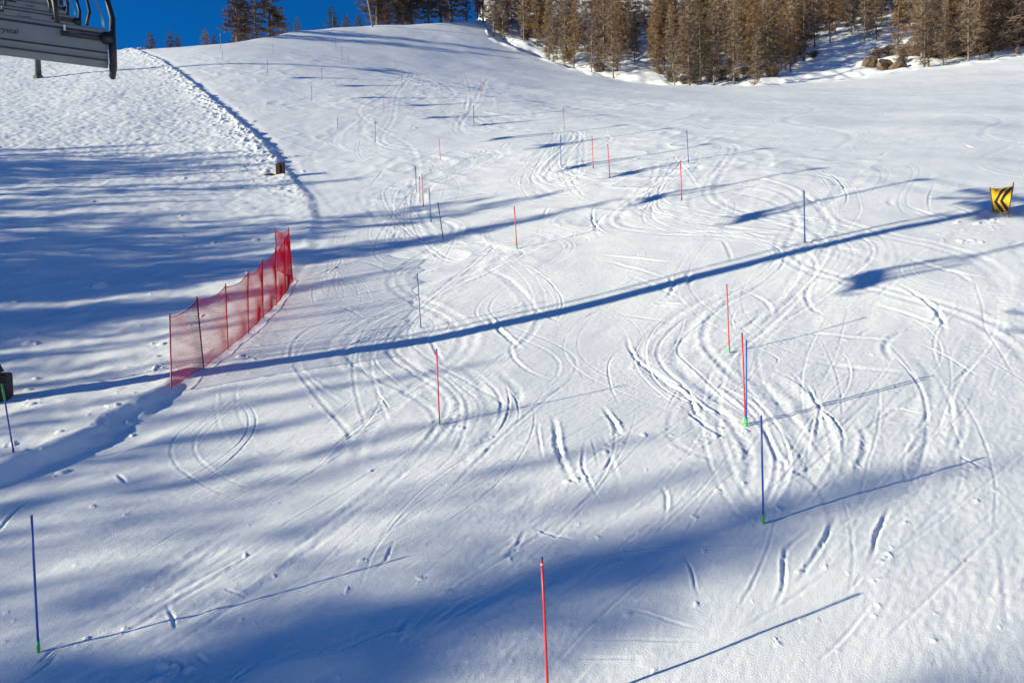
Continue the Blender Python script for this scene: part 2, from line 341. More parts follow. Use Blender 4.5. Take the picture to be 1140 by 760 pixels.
for px, py, n, a, b, s_ in [(790,490,14,.03,.08,14),(830,482,10,.03,.07,8),(500,472,16,.03,.07,12),(700,400,12,.03,.08,14),(640,540,8,.03,.07,10),(690,500,10,.03,.07,12),(900,640,10,.02,.05,16),
    (970,625,10,.02,.05,14),(1075,530,10,.03,.06,14),(190,735,14,.03,.08,20),(455,705,12,.03,.07,20),(110,560,8,.03,.06,30),(60,500,24,.04,.12,40),(130,470,24,.04,.11,30),(30,450,20,.04,.12,14),(20,505,14,.05,.11,20),
    (1075,255,30,.05,.14,22),(1100,250,20,.05,.15,18),(115,316,3,.15,.25,5),(45,360,5,.1,.2,20),(290,175,20,.1,.22,18),(270,155,20,.1,.24,18),(330,185,5,.08,.2,12),
    (235,115,26,.1,.25,18),(215,100,26,.1,.25,18),(260,135,26,.1,.25,18),(420,88,8,.1,.2,4),(415,135,3,.1,.2,3),(460,142,4,.1,.2,3)]:
    clods(px, py, max(2, int(n*(.25 if px < 140 and py > 440 else .45))), a, b*.85, s_)
for k in range(150): clods(rng.uniform(0, 300), rng.uniform(90, 430), 1, .03, .12, 1)
for k in range(260): clods(rng.uniform(0, 1140), rng.uniform(330, 758), 1, .012, .04, 1)

def detail(x, y):
    r = np.hypot(x, y)
    zn, okn = NEAR.sample(x, y); zf, okf = FARR.sample(x, y)
    z = np.where(okn, zn, np.where(okf, zf, 0))
    # soft rolls of the groomed run and wind-packed grain, stretched along the skiing direction
    u = (x+y)*0.7071; v = (y-x)*0.7071
    z = z + 0.13*vnoise(x, y, 7.3, 21) + 0.030*vnoise(x+3.3, y, 2.9, 22) + 0.012*vnoise(u, v*1.6, 1.25, 23)
    fd = 1/(1+(r/38)**2)
    z = z + 0.0058*(.35+.65*fd)*vnoise(u*.55, v*1.7, .42, 24)*(0.5+vnoise(x, y, 2.2, 31)**2*2.2) + (0.0034*vnoise(u*.4, v*2.0, .15, 25) + 0.0044*vnoise(u*.7, v*1.3, .075, 26))*(.85+.4*vnoise(x, y, 1.9, 32))*(.12+.88*fd)
    # mid-slope chop round the gates
    mid = sstep(22, 36, y)*(1-sstep(95, 125, y))*sstep(0, 4, x-np.interp(y, _lby, _lbx))
    ridg = 1-np.abs(vnoise(u, v*1.4, 2.3, 27)); z = z + mid*sstep(-9, -2, 14-x)*(.25+.75*np.clip(vnoise(x, y, 6.0, 30)+.3, 0, 1))*(0.060*(ridg**3-.3) + 0.026*vnoise(x, y, .8, 28) + 0.012*vnoise(x, y, .45, 29))
    # groomer corduroy by the net
    cm = np.exp(-(((x+6.2)/2.4)**2+((y-27.5)/3.2)**2)**2); z = z + cm*0.006*np.sin((x*0.82-y*0.57)*2*math.pi/0.24)
    # rough snow left of the edge, with a bank dropping to the run
    d = np.interp(y, _lby, _lbx, left=_lbx[0], right=_lbx[-1]) - x + 0.10*vnoise(x, y, .9, 33) + 0.07*vnoise(x, y, .33, 34)
    left = sstep(-0.1, 0.7, d); far = sstep(40, 62, y)
    near = 1-sstep(18.5, 21.5, y)
    amp = 0.30*near + 0.10*(1-near)*(1-far) + 0.21*far*(1-sstep(112, 120, y))
    z = z + amp*sstep(-0.25, 0.5, d)*np.exp(-np.maximum(d-.5, 0)/(2.4+3.5*near)) - 0.05*(near+far)*np.exp(-((d+.7)/.5)**2)
    lum = np.maximum(vnoise(x, y, .55, 35), 0)**2; lum2 = np.maximum(vnoise(x, y, .26, 36), 0)**2
    edge = np.exp(-(np.maximum(d-.3, 0)/2.0)**2)*left*far
    z = z + left*(0.030*vnoise(x, y, 1.1, 37)+0.016*vnoise(x, y, .4, 38)*(1+far)+0.03*lum*(0.08+far)+0.016*lum2*(.3+.7*far)+far*0.016*vnoise(x, y, .21, 39)) + edge*(0.24*lum+0.22*lum2)
    # bank along the wood and the hollow behind it
    e = y - np.interp(x, _rex, _rey) + 1.1*vnoise(x, y, 3.7, 45) + .5*vnoise(x, y, 1.3, 46); on = sstep(-14, -4, x)
    z = z + on*((0.16+.30*vnoise(x, y, 2.3, 43))*np.exp(-(e/1.1)**2) - 0.9*np.exp(-((e-6)/3.2)**2)*sstep(0, 2, e)) + on*sstep(1, 6, e)*(0.5*vnoise(x, y, 4.5, 41)+0.25*vnoise(x, y, 1.7, 42))
    return z*(1-sstep(230, 260, r))
def ground(x, y):
    x = np.atleast_1d(np.asarray(x, float)); y = np.atleast_1d(np.asarray(y, float))
    z = base(x, y) + detail(x, y); return float(z[0]) if z.size == 1 else z

# snow sheet: fine where one looks closely, coarse all round to the horizon
az = np.r_[np.radians(np.arange(-180, -42, 3.0)), np.radians(np.linspace(-42, 41, 1250)), np.radians(np.arange(44, 181, 3.0))]
az[0] = -math.pi; 
if az[-1] < math.pi-1e-6: az = np.r_[az, math.pi]
rr = np.r_[np.array([.6, 2, 3.5, 5, 6.2]), np.geomspace(7, 215, 1850), np.geomspace(222, 4000, 26)]
RR, AA = np.meshgrid(rr, az, indexing='ij')
VX = (RR*np.sin(AA)).ravel(); VY = (RR*np.cos(AA)).ravel()
VZ = np.empty_like(VX)
for i in range(0, len(VX), 200000): VZ[i:i+200000] = base(VX[i:i+200000], VY[i:i+200000]) + detail(VX[i:i+200000], VY[i:i+200000])
nr, na = RR.shape
I = np.arange(nr*na).reshape(nr, na)
F = np.stack([I[:-1, :-1], I[:-1, 1:], I[1:, 1:], I[1:, :-1]], -1).reshape(-1, 4)[:, ::-1]
me = bpy.data.meshes.new('snow_slope')
me.vertices.add(len(VX)); me.vertices.foreach_set('co', np.c_[VX, VY, VZ].astype(np.float32).ravel())
me.loops.add(F.size); me.loops.foreach_set('vertex_index', F.astype(np.int32).ravel())
me.polygons.add(len(F)); me.polygons.foreach_set('loop_start', np.arange(0, F.size, 4, dtype=np.int32))
me.update(calc_edges=True); me.polygons.foreach_set('use_smooth', np.ones(len(F), bool))
snow = bpy.data.materials.new('snow'); snow.use_nodes = True
n, l = snow.node_tree.nodes, snow.node_tree.links
b = n['Principled BSDF']; b.inputs['Roughness'].default_value = 0.55; b.inputs['Specular IOR Level'].default_value = 0.25
tc = n.new('ShaderNodeTexCoord')
n1 = n.new('ShaderNodeTexNoise'); n1.inputs['Scale'].default_value = 0.6; n1.inputs['Detail'].default_value = 6
r1 = n.new('ShaderNodeValToRGB'); r1.color_ramp.elements[0].color = (.80, .82, .84, 1); r1.color_ramp.elements[1].color = (.90, .905, .91, 1)
r1.color_ramp.elements[0].position = .3; r1.color_ramp.elements[1].position = .65
n2 = n.new('ShaderNodeTexNoise'); n2.inputs['Scale'].default_value = 45; n2.inputs['Detail'].default_value = 5; n2.inputs['Roughness'].default_value = .65
bp = n.new('ShaderNodeBump'); bp.inputs['Strength'].default_value = 1.0; bp.inputs['Distance'].default_value = 0.012
l.new(tc.outputs['Object'], n1.inputs[0]); l.new(tc.outputs['Object'], n2.inputs[0]); l.new(n1.outputs['Fac'], r1.inputs[0]); l.new(r1.outputs[0], b.inputs['Base Color'])
l.new(n2.outputs['Fac'], bp.inputs['Height']); l.new(bp.outputs[0], b.inputs['Normal'])
me.materials.append(snow)
so = bpy.data.objects.new('snow_slope', me); COL.objects.link(so); tag(so, 'groomed white ski slope rising to a crest, cut by ski tracks', None, None, 'structure')

# ------------------------------------------------------------------ trees
M_bark = material('bark', (.14, .10, .07), .9, var=.4, scale=9)
M_barkp = material('pale_bark', (.22, .185, .15), .9, var=.3, scale=9)
M_ochre = material('ochre_twigs', (.25, .152, .076), .9, var=.3, scale=1.2)
M_grey = material('grey_twigs', (.215, .152, .105), .9, var=.3, scale=1.2)
M_dark = material('dark_twigs', (.10, .066, .05), .9, var=.35, scale=1.2)
M_green = material('dark_needles', (.032, .042, .026), .9, var=.4, scale=1.5)
def unit(): 
    v = rng.normal(size=3); return v/np.linalg.norm(v)
def make_tree(h, rad, start, nb, ntw, tlen, twid, droop, mat, bark, trad, bend=0.15, lift=0.1, kind='larch'):
    """template meshes (trunk, crown) of one tree standing at the origin"""
    ph = rng.uniform(0, 6.28)
    cx = lambda t: np.array([bend*math.sin(t*3+ph)*t, bend*math.cos(t*2.3+ph)*t, t*h])
    tr = MB(); ts = np.linspace(-0.03, 1, 9)
    tr.tube([cx(t) for t in ts], [trad*(1-.93*max(0, t))+.012 + (trad*.5 if t < 0.01 else 0) for t in ts], 7)
    cr = MB()
    for k in range(nb):
        t = start + (1-start)*((k+rng.random())/nb)**0.92
        prof = (1-(t-start)/(1-start))**0.62 * min(1, .45+(t-start)*2.4)
        L = rad*prof*rng.uniform(.35, 1.25)+.12
        a = rng.uniform(0, 6.283); p0 = cx(t)
        d = np.array([math.cos(a), math.sin(a), 0]); P = []
        for q in (0, .35, .7, 1.0): P.append(p0 + d*L*q + np.array([0, 0, L*(lift*q - droop*q*q)]) + rng.normal(0, .03, 3)*q)
        br = max(.006, trad*.17*(1-t)+.005)
        cr.tube(P, [br, br*.75, br*.5, br*.25], 3, cap=False)
        m = max(3, int(ntw*prof+2))
        for j in range(m):
            q = rng.uniform(.12, 1.0)**.8; i = min(2, int(q*3)); f = q*3-i; o = P[i]*(1-f)+P[i+1]*f
            sd = np.array([-d[1], d[0], 0])*rng.choice([-1, 1])
            w = sd*rng.uniform(.3, 1)+d*rng.uniform(.1, .9)+np.array([0, 0, rng.uniform(-.35, .85)])+unit()*.35
            w = w/np.linalg.norm(w)*tlen*rng.uniform(.5, 1.3)*(.55+.45*prof)
            side = np.cross(w, unit()); side = side/max(1e-6, np.linalg.norm(side))*twid*rng.uniform(.6, 1.3)
            mid = o+w*.55
            cr.add([o-side*.4, o+side*.4, mid+side*.5, o+w, mid-side*.5], [(0, 1, 2, 3, 4)])
    return tr.mesh('trunk', bark), cr.mesh('crown', mat)
TREES = {
 'ochre': [make_tree(13+i, 2.1, .08, 110, 62, .75, .040, .06, M_ochre, M_bark, .12) for i in range(3)],
 'grey': [make_tree(12+i*1.5, 2.0, .08, 110, 60, .75, .038, .06, M_grey, M_barkp, .11) for i in range(3)],
 'dark': [make_tree(14+i*2, 3.0, .06, 105, 52, .8, .055, .16, M_dark, M_bark, .22) for i in range(2)],
 'spruce': [make_tree(12+i*2, 2.2, .05, 110, 44, .5, .05, .28, M_green, M_bark, .18) for i in range(2)],
 'tall': [make_tree(17+i*2, 2.9, .16, 105, 42, .75, .05, .14, M_dark, M_bark, .24) for i in range(3)],
 'shade': [make_tree(17+i*2, 3.1, .10, 120, 60, .85, .085, .12, M_dark, M_bark, .26) for i in range(3)],
 'shrub': [make_tree(1.5+.4*i, 1.1, .02, 90, 34, .45, .028, -.35, M_dark if i else M_grey, M_bark, .03, lift=.5) for i in range(2)],
}
TH = {k: [float(max(v.co.z for v in t.vertices)) for t, c in TREES[k]] for k in TREES}
def tree(name, kind, x, y, h, label, cat='tree', group=None, width=1.0, tilt=0.0, sink=.15, vi=None):
    i = rng.integers(len(TREES[kind])) if vi is None else vi
    tm, cm_ = TREES[kind][i]; s = h/TH[kind][i]
    o = empty(name, (x, y, ground(x, y)-sink), (tilt*rng.normal(), tilt*rng.normal(), rng.uniform(0, 6.28)))
    o.scale = (s*width, s*width, s); place('trunk', tm, o); place('crown', cm_, o)
    return tag(o, label, cat, group)

# ------------------------------------------------------------------ wood on the right
LARCH_LAB = {('ochre', 0): 'bare ochre larch standing at the front edge of the wood above the piste', ('ochre', 1): 'bare ochre larch deep inside the wood on the snowy hillside',
  ('grey', 0): 'bare grey brown larch with pale trunk at the front edge of the wood', ('grey', 1): 'bare grey brown larch with pale trunk deep inside the hillside wood',
  ('dark', 0): 'broad dark brown bare tree at the front edge of the wood', ('dark', 1): 'broad dark brown bare tree deep inside the hillside wood',
  ('spruce', 0): 'dark evergreen spruce at the front edge of the brown wood', ('spruce', 1): 'dark evergreen spruce among bare larches deep in the wood'}
pts_done = []
def project(q):
    d = float(np.dot(q, FWD)); return CX+FPX*float(np.dot(q, RGT))/d, CY-FPX*float(np.dot(q, UPV))/d
def wood_tree(x, y, front):
    u = rng.random(); px = project((x, y, ground(x, y)))[0]
    k = 'ochre' if u < .52 else 'grey' if u < .86 else 'dark' if u < .97 else 'spruce'
    h = rng.uniform(12, 18) if not front else rng.uniform(10, 16.5)
    tree({'ochre': 'larch_tree', 'grey': 'larch_tree', 'dark': 'bare_tree', 'spruce': 'spruce_tree'}[k], k, x, y, h, LARCH_LAB[(k, 0 if front else 1)], 'tree', 'trees of the wood right of the piste', rng.uniform(.8, 1.15), .025)
    pts_done.append((x, y))
for px, py in [(541,37),(556,33),(569,31),(580,36),(592,44),(606,62),(615,70),(640,64),(652,72),(667,76),(675,78),(684,79),(701,72),(707,74),(742,84),(752,88),(766,90),(777,89),(786,90),(797,89),(808,86),(823,88),(838,88),(849,87),(860,85),(872,82),
               (884,78),(897,70),(908,62),(916,58),(928,52),(938,46),(1014,62),(1035,64),(1068,62),(1091,58),(1112,56),(1133,52),(1152,50),(1170,47)]:
    q = at(px, py-1); x, y = q[0]+rng.normal(0, .5), q[1]+rng.uniform(1.5, 4)
    e = y-np.interp(x, _rex, _rey)
    if e < 2.5: y += 2.5-e
    wood_tree(x, y, True)
tries = 0
while len(pts_done) < 290 and tries < 9000:
    tries += 1
    y = rng.uniform(104, 185); x = rng.uniform(-12, 145)
    e = y-np.interp(x, _rex, _rey)
    if e < 4.5 or min((x-a)**2+(y-c)**2 for a, c in pts_done) < 2.3**2: continue
    px, py = project((x, y, ground(x, y)))
    if py < -22 or px > 1200 or px < 512: continue
    if 905 < px < 962 and py > 40 or 950 < px < 1010 and py > 52: continue          # snowy opening beside the rocks
    wood_tree(x, y, e < 9)
for px, py in [(560,36),(585,47),(632,66),(668,80),(735,86),(748,90),(762,91),(775,91),(790,91),(803,90),(818,90),(832,89),(846,88),(858,87),(905,66),(1006,66),(1046,62),(1058,64),(1064,60),(1076,61),(1086,58),(1098,57),(1108,56),(1120,55),(1130,52),(1142,50),(1012,60),(1025,64),(1018,66),(1034,66),(1042,64),(1052,62),(1062,63),(1072,60),(1082,60),(1094,59),(1102,58),(1112,57),(1125,54),(1136,53),(1040,56),(1070,52),(1100,48),(975,68),(992,66),(1004,70)]:
    q = at(px, py); e = q[1]-np.interp(q[0], _rex, _rey); y = q[1]+(max(0, 2.6-e)); x = q[0]
    big = px > 1030
    tree('bush', 'shrub', x, y, rng.uniform(1.4, 2.4)*(1.9 if big else .9), 'bare brown bush in the thicket between the rocks and the right frame edge' if big else 'low bare brown bush at the foot of the trees beside the piste', 'bush', 'bushes at the foot of the wood', rng.uniform(1.0, 1.5), .05)
# rocks by the piste edge
M_rock = material('brown_rock', (.13, .075, .045), .95, var=.5, scale=1.6, bump=.8, bscale=5, col2=(.22, .15, .10))
def rock(px, py, s, label, seed):
    q = at(px, py); e = q[1]-np.interp(q[0], _rex, _rey); y = q[1]+max(0, 2.6-e); x = q[0]
    import bmesh
    bm = bmesh.new(); bmesh.ops.create_icosphere(bm, subdivisions=4, radius=1)
    R = np.random.default_rng(seed); ds = [(lambda v: v/np.linalg.norm(v))(R.normal(size=3)) for _ in range(16)]; cs = R.uniform(.55, .95, 16)
    for v in bm.verts:
        c = np.array(v.co)
        for d_, c_ in zip(ds, cs):
            t = float(c@d_)
            if t > c_: c = c-d_*(t-c_)
        c = c*(1+.06*float(vnoise(np.array([c[0]*3+seed]), np.array([c[1]*3+c[2]*2]), .5, 44)[0]))
        v.co = c*np.array(s)
    m = bpy.data.meshes.new('rock'); bm.to_mesh(m); bm.free(); m.materials.append(M_rock)
    o = place('rock', m); o.location = (x, y, ground(x, y)+s[2]*.35); o.rotation_euler = (0, 0, R.uniform(0, 6)); return tag(o, label, 'rock', 'rocks by the piste edge')
rock(969, 74, (1.5, 1.3, 1.7), 'reddish brown boulder at left end of the rocks by the piste edge', 3)
rock(984, 75, (1.9, 1.3, 1.3), 'dark brown boulder with brush, middle one of the rocks by the piste', 5)
rock(1000, 74, (1.6, 1.2, .9), 'low flat brown rock at the right end of the rocks by the piste', 8)

# ------------------------------------------------------------------ trees on the skyline, behind the crest
def sky_tree(px, kind, hpx, label, width=1.0, back=6, name='bare_tree', tilt=.01, vi=0):
    a = math.atan2(*ray(px, 30)[:2]); rc = float(np.interp(a, _caz, _crr))+back; x, y = rc*math.sin(a), rc*math.cos(a)
    zc = ray(px, np.interp(px, [40, 150, 250, 330, 380, 420, 500], [66, 55, 46, 33, 29, 26, 20]))
    zs = zc[2]/np.hypot(zc[0], zc[1])*rc                           # height of the line of sight over the crest
    h = hpx/FPX*rc*math.cos(a)*1.02 + max(0, zs-ground(x, y)) + .2
    return tree(name, kind, x, y, h, label, 'tree', 'trees on the skyline', width, tilt, vi=vi)
sky_tree(166, 'dark', 17, 'small brown bare tree on the skyline nearest the chairlift seat', 1.7)
sky_tree(188, 'dark', 17, 'small dark tree on the skyline, second from the chairlift seat', 1.6, vi=1)
sky_tree(198, 'dark', 12, 'smallest dark tree on the skyline, right beside another small tree', 1.4)
sky_tree(228, 'ochre', 15, 'small reddish brown tree on the skyline left of the big dark pair', 1.6)
sky_tree(238, 'dark', 9, 'tiny dark bush like tree on skyline touching the big dark pair', 1.6, vi=1)
sky_tree(263, 'shade', 59, 'tall dark bare larch on the skyline, left of the big pair', 1.55)
sky_tree(272, 'shade', 70, 'tallest dark trunked larch in the middle of the skyline clump', 1.24, vi=1)
sky_tree(284, 'shade', 52, 'dark bare larch half hidden in the middle of the skyline clump', 1.24, 9, vi=2)
sky_tree(300, 'shade', 65, 'broad dark brown larch on the skyline, right of the big pair', 1.71, vi=1)
sky_tree(313, 'dark', 26, 'short brown tree leaning against the right of the skyline clump', 1.3)
sky_tree(331, 'dark', 13, 'small faint lone tree on skyline right of the big clump', 1.5, vi=1)
sky_tree(371, 'spruce', 22, 'dark blue green conifer on the skyline behind the standing skier', 2.0, name='pine_tree')
sky_tree(386, 'dark', 12, 'small dark tree on skyline right of the dark conifer', 1.8, vi=1)
sky_tree(399, 'dark', 11, 'low dark tree on skyline left of the leaning pale trunk', 1.7)
sky_tree(420, 'shade', 85, 'thick brown larch on skyline just right of the leaning pale trunk', 1.86, vi=2)
sky_tree(433, 'shade', 78, 'brown larch on skyline, second right of the leaning pale trunk', 1.55)
sky_tree(448, 'shade', 85, 'dark larch on skyline, third right of the leaning pale trunk', 1.55, vi=1)
sky_tree(458, 'shade', 78, 'dark larch on skyline with thick double trunk look', 1.40, 9, vi=0)
sky_tree(477, 'shade', 80, 'dark larch on skyline left of the wood, beside blue sky', 1.24, vi=2)
sky_tree(491, 'shade', 80, 'dark slim larch on skyline where the wood begins', 1.40, 5, vi=1)
sky_tree(503, 'shade', 75, 'dark larch behind the snow hump at the top of the run', 1.40, 8)
sky_tree(519, 'dark', 46, 'brown larch right behind the snow hump at top of run', 1.0, 8)
sky_tree(532, 'ochre', 46, 'ochre larch at the upper left corner of the wood', 1.0, 6, vi=1)
# leaning pale trunk
q = ray(415, 27.5)*152; q2 = ray(404, -30)*152
x, y = q[0], q[1]; zb = ground(x, y)-.3
m = MB(); m.tube([(0, 0, 0), ((q2-q)[0]*.5, 0, (q2[2]-zb)*.5), ((q2-q)[0], 0, q2[2]-zb)], [.17, .14, .1], 8)
m.tube([((q2-q)[0]*.6, 0, (q2[2]-zb)*.6), ((q2-q)[0]*.6-1.3, .3, (q2[2]-zb)*.6+1.0)], [.05, .02], 5); m.tube([((q2-q)[0]*.8, 0, (q2[2]-zb)*.8), ((q2-q)[0]*.8+1.0, .3, (q2[2]-zb)*.8+.8)], [.05, .02], 5)
o = m.build('dead_tree', M_barkp, None, True); o.location = (x, y, zb); tag(o, 'leaning pale bare trunk on the skyline left of the brown larches', 'tree')

# ------------------------------------------------------------------ trees left of the picture that throw the long shadows
def shadow_tree(px, py, h, width=1.0, kind='shade'):
    T = at(px, py); hx = SUN[:2]/np.hypot(*SUN[:2]); te = math.tan(SUN_EL)
    L = 20.0
    while L < 140:
        x, y = T[0]+hx[0]*L, T[1]+hx[1]*L
        if T[2]+L*te-ground(x, y) >= h: break
        L += 1.0
    x, y = T[0]+hx[0]*L, T[1]+hx[1]*L
    return tree('larch_tree', kind, x, y, h, 'tall bare larch of the row beyond the left frame edge, throwing its shadow', 'tree', 'larches beyond the left edge', width, .01)
ROW = [(215,158,15,.5),(290,170,16,.8),(340,172,17,.8),(425,195,17,.7),(310,198,15,.5),(250,214,15,.5),(270,222,14,.5),(640,208,20,.7),(560,216,18,.7),(700,221,20,.85),(640,236,18,.75),(560,252,18,.75),
    (480,262,17,.8),(420,262,16,.8),(380,275,17,.9),(330,262,16,.9),(300,290,17,.9),(350,318,17,.8),(260,305,16,.9),(240,330,16,.9),(230,352,16,.9),(200,375,16,.9),(180,300,16,1.),(170,395,16,.9),(150,270,15,1.),(160,345,15,1.),
    (480,295,17,.5),(470,330,17,.4),(420,310,17,.5),(390,335,17,.5),(480,395,18,.45),(560,392,18,.45),(420,370,18,.4),(620,440,18,.5),(420,445,17,.6),
    (200,186,16,.9),(265,180,17,.9),(300,188,15,.6),(220,240,16,1.1),(300,248,16,.8),(200,262,16,1.1),(250,280,16,1.),(150,318,16,1.1),(215,345,16,1.),(120,365,16,1.1),(270,338,16,.8),(100,388,16,1.1),(130,412,16,.9),(90,335,16,1.1),
    (60,300,15,1.1),(110,250,15,1.1),(80,225,15,1.1),(120,200,15,1.),(100,180,15,1.),(160,165,15,.7),(60,200,15,1.),(180,168,15,1.1),(230,177,15,1.1),(275,184,15,.9),(140,178,15,1.2),(330,181,16,.7),(200,228,15,1.1),(260,236,16,1.),(330,238,17,.8),(140,225,15,1.2),(310,275,16,.9),(60,350,15,1.2),(40,392,15,1.2),(260,263,16,1.),(300,278,16,.9),(240,292,16,1.),(280,320,16,.9),(220,314,16,1.),(320,300,16,.8),(120,290,15,1.2),(190,330,16,1.)]
for px, py, h, w in ROW: shadow_tree(px, py, h, w)
for px, py, h, w in [(280,490,17,.9),(220,520,17,.9),(560,480,18,.6),(470,520,17,.8),(760,478,19,.7),(880,500,20,.8),(1120,500,21,.9),(1080,525,21,1.),(1040,550,21,1.),(880,560,20,1.),(920,585,20,1.),(800,590,20,.8),(700,612,19,.8),(500,668,18,.4),
    (430,690,18,.4),(330,715,18,.35),(470,745,18,.35),(1230,720,21,1.),(1290,740,21,1.),(1200,770,21,1.),(1330,700,21,1.),(1100,800,21,1.)]:
    shadow_tree(px, py, h, w, 'tall')

# ------------------------------------------------------------------ slalom poles
M_red = material('red_plastic', (.62, .035, .045), .4, var=.08, scale=20)
M_blue = material('blue_plastic', (.028, .085, .40), .4, var=.08, scale=20)
M_greenp = material('green_plastic', (.03, .42, .08), .4, var=.08, scale=20)
M_capw = material('pale_cap', (.55, .50, .48), .5)
M_fade_r = material('faded_red_plastic', (.55, .12, .12), .5); M_dkblue = material('dark_blue_plastic', (.03, .075, .24), .45)
def pole_mesh(kind):
    r = .0165
    if kind == 'shaft': return lambda mt: MB().tube([(0, 0, .17), (0, 0, .9), (.004, 0, 1.775)], [r, r, r*.97], 10).mesh('shaft', mt, True)
    return None
SHAFT = {k: MB().tube([(0, 0, .15), (0, 0, .6), (.004, 0, 1.2), (.0, 0, 1.77)], [.0165, .0165, .0165, .016], 10).mesh('shaft', mt, True) for k, mt in (('red', M_red), ('blue', M_blue), ('pale red', M_fade_r), ('dark', M_dkblue))}
FOOT = {k: MB().tube([(0, 0, -.25), (0, 0, .02), (0, 0, .03), (0, 0, .10), (0, 0, .155)], [.017, .017, .024, .024, .018], 10).mesh('hinged_foot', mt, True) for k, mt in (('green', M_greenp), ('dark', M_dkblue))}
CAP = MB().tube([(0, 0, 1.76), (0, 0, 1.785), (0, 0, 1.8)], [.0175, .018, .010], 10).mesh('cap', M_dkblue, True)
CLIP = MB().tube([(0, 0, 1.70), (0, 0, 1.72)], [.020, .020], 10).mesh('clip', M_capw, True)
GRIP = MB().tube([(0, 0, 1.36), (0, 0, 1.78)], [.021, .020], 10).mesh('sleeve', M_greenp, True)
def pole(bx, by, tx, ty, col, label, foot='green', parts=True, thick=1.0):
    B = at(bx, by); x, y = B[0], B[1]; z = ground(x, y); d = float(np.dot((x, y, z), FWD))
    T = ray(tx, ty)*d; v = Vector(T)-Vector((x, y, z)); L = v.length
    o = empty('slalom_pole', (x, y, z)); o.rotation_mode = 'QUATERNION'; o.rotation_quaternion = v.to_track_quat('Z', 'X')
    o.scale = (thick, thick, L/1.8)
    place('shaft', SHAFT[col], o)
    if d > 24: o.scale = (1.45, 1.45, L/1.8)
    if parts:
        place('hinged_foot', FOOT[foot], o); place('cap', CAP, o)
    return tag(o, label, 'slalom pole', 'slalom poles on the run')
p = pole(611, 794, 603, 619, 'red', 'thick looking red slalom pole nearest the camera, cut by the bottom frame edge'); place('clip', CLIP, p)
pole(850, 587, 847.5, 462, 'blue', 'blue slalom pole with green foot standing alone in the lower right shadow')
pole(830, 474, 826, 370, 'red', 'red slalom pole of the crossed red and blue pair')
pole(831, 476, 831, 378, 'blue', 'blue slalom pole of the crossed red and blue pair')
pole(812, 391, 809, 316, 'red', 'red slalom pole just above the crossed red and blue pair')
pole(489.5, 475, 486, 388, 'red', 'red slalom pole in the middle of the run below the long tower shadow')
pole(42.5, 719, 35, 573, 'blue', 'blue slalom pole with green foot near the lower left corner')
p = pole(16, 517, 2, 427, 'blue', 'leaning blue slalom pole with bright green sleeve at left frame edge', 'dark'); place('sleeve', GRIP, p)
pole(468.5, 363, 464.5, 304, 'dark', 'dark blue slalom pole whose foot touches the long tower shadow', 'dark')
pole(575.5, 279, 572.5, 230, 'red', 'red slalom pole standing alone in the tree shadow band mid slope')
pole(896, 270, 895, 212, 'dark', 'blue slalom pole crossed by a chair shadow, right of the middle', 'dark')
pole(759, 225, 757.5, 180, 'red', 'red slalom pole crossing the dark chair shadow right of middle', 'dark')
pole(480, 249, 477.5, 209, 'dark', 'dark slalom pole, left one of the dark pair in the tree shadow', 'dark')
pole(493.5, 269, 487.5, 225, 'dark', 'dark leaning slalom pole, lower right one of the dark pair', 'dark')
pole(471.5, 231, 469.5, 194, 'pale red', 'pale red slalom pole, right one of the two close pale poles', 'dark')
pole(467.5, 228, 467, 196, 'pale red', 'pale red slalom pole, left one of the two close pale poles', 'dark', False)
pole(463.5, 216, 462.5, 185, 'dark', 'thin grey slalom pole just above the two close pale red poles', 'dark', False)
pole(679, 199, 676.5, 161, 'red', 'red slalom pole, lower right of the red pair above the chair shadow', 'dark', True)
pole(660.5, 187, 659, 152, 'red', 'red slalom pole, upper left of the red pair above the chair shadow', 'dark')
pole(766.5, 182, 764.5, 145, 'dark', 'blue slalom pole above the red pole right of the middle', 'dark')
pole(624.5, 183, 624, 151, 'dark', 'blue slalom pole crossed by the thin end of a chair shadow', 'dark')
pole(628.5, 148, 627, 119, 'pale red', 'pale red slalom pole highest in the middle right of the run', 'dark', False)
pole(490.5, 181, 488.5, 154, 'pale red', 'pale red slalom pole with its head in a chair shadow blob', 'dark', False)
pole(527.5, 140, 527, 117, 'dark', 'thin grey slalom pole crossed by the end of a chair shadow', 'dark', False)
pole(535.5, 109, 535, 90, 'pale red', 'faint pale red slalom pole far up the middle of the run', 'dark', False)
for bx, by, ty, col, lab in [(418,161,134,'dark','faint grey slalom pole beside a snow clod, left of middle'),(427.5,129,106,'pale red','faint red slalom pole crossed by a chair shadow left of middle'),
    (447.5,100,82,'dark','thin dark slalom pole far up, right of two white mounds'),(440,79,63,'pale red','faint slalom pole far up, above the thin dark one'),(376,144,131,'dark','short faint slalom pole low on the left of the far course'),
    (358.5,91,76,'dark','faint slalom pole above the third chair shadow from top left'),(347,113,96,'dark','faint slalom pole standing in the chair shadow end, far left'),(381,68,52,'dark','faint slalom pole, right one of the far upper pair'),
    (374,57,41,'dark','faint slalom pole nearest the standing skier below the crest'),(304,61,49,'dark','faint slalom pole touching the dark tower head shadow'),(298,84,66,'dark','faint slalom pole just under the dark tower head shadow'),
    (388,69,61,'dark','tiny faint slalom pole, left of the far upper group'),(248,69,57,'dark','small faint slalom pole below the tall brown marker on the left')]:
    pole(bx, by, bx-.4, ty, col, lab, 'dark', False)
M_mark = material('brown_marker', (.25, .12, .08), .6); M_markb = material('pale_blue_marker', (.25, .40, .62), .6)
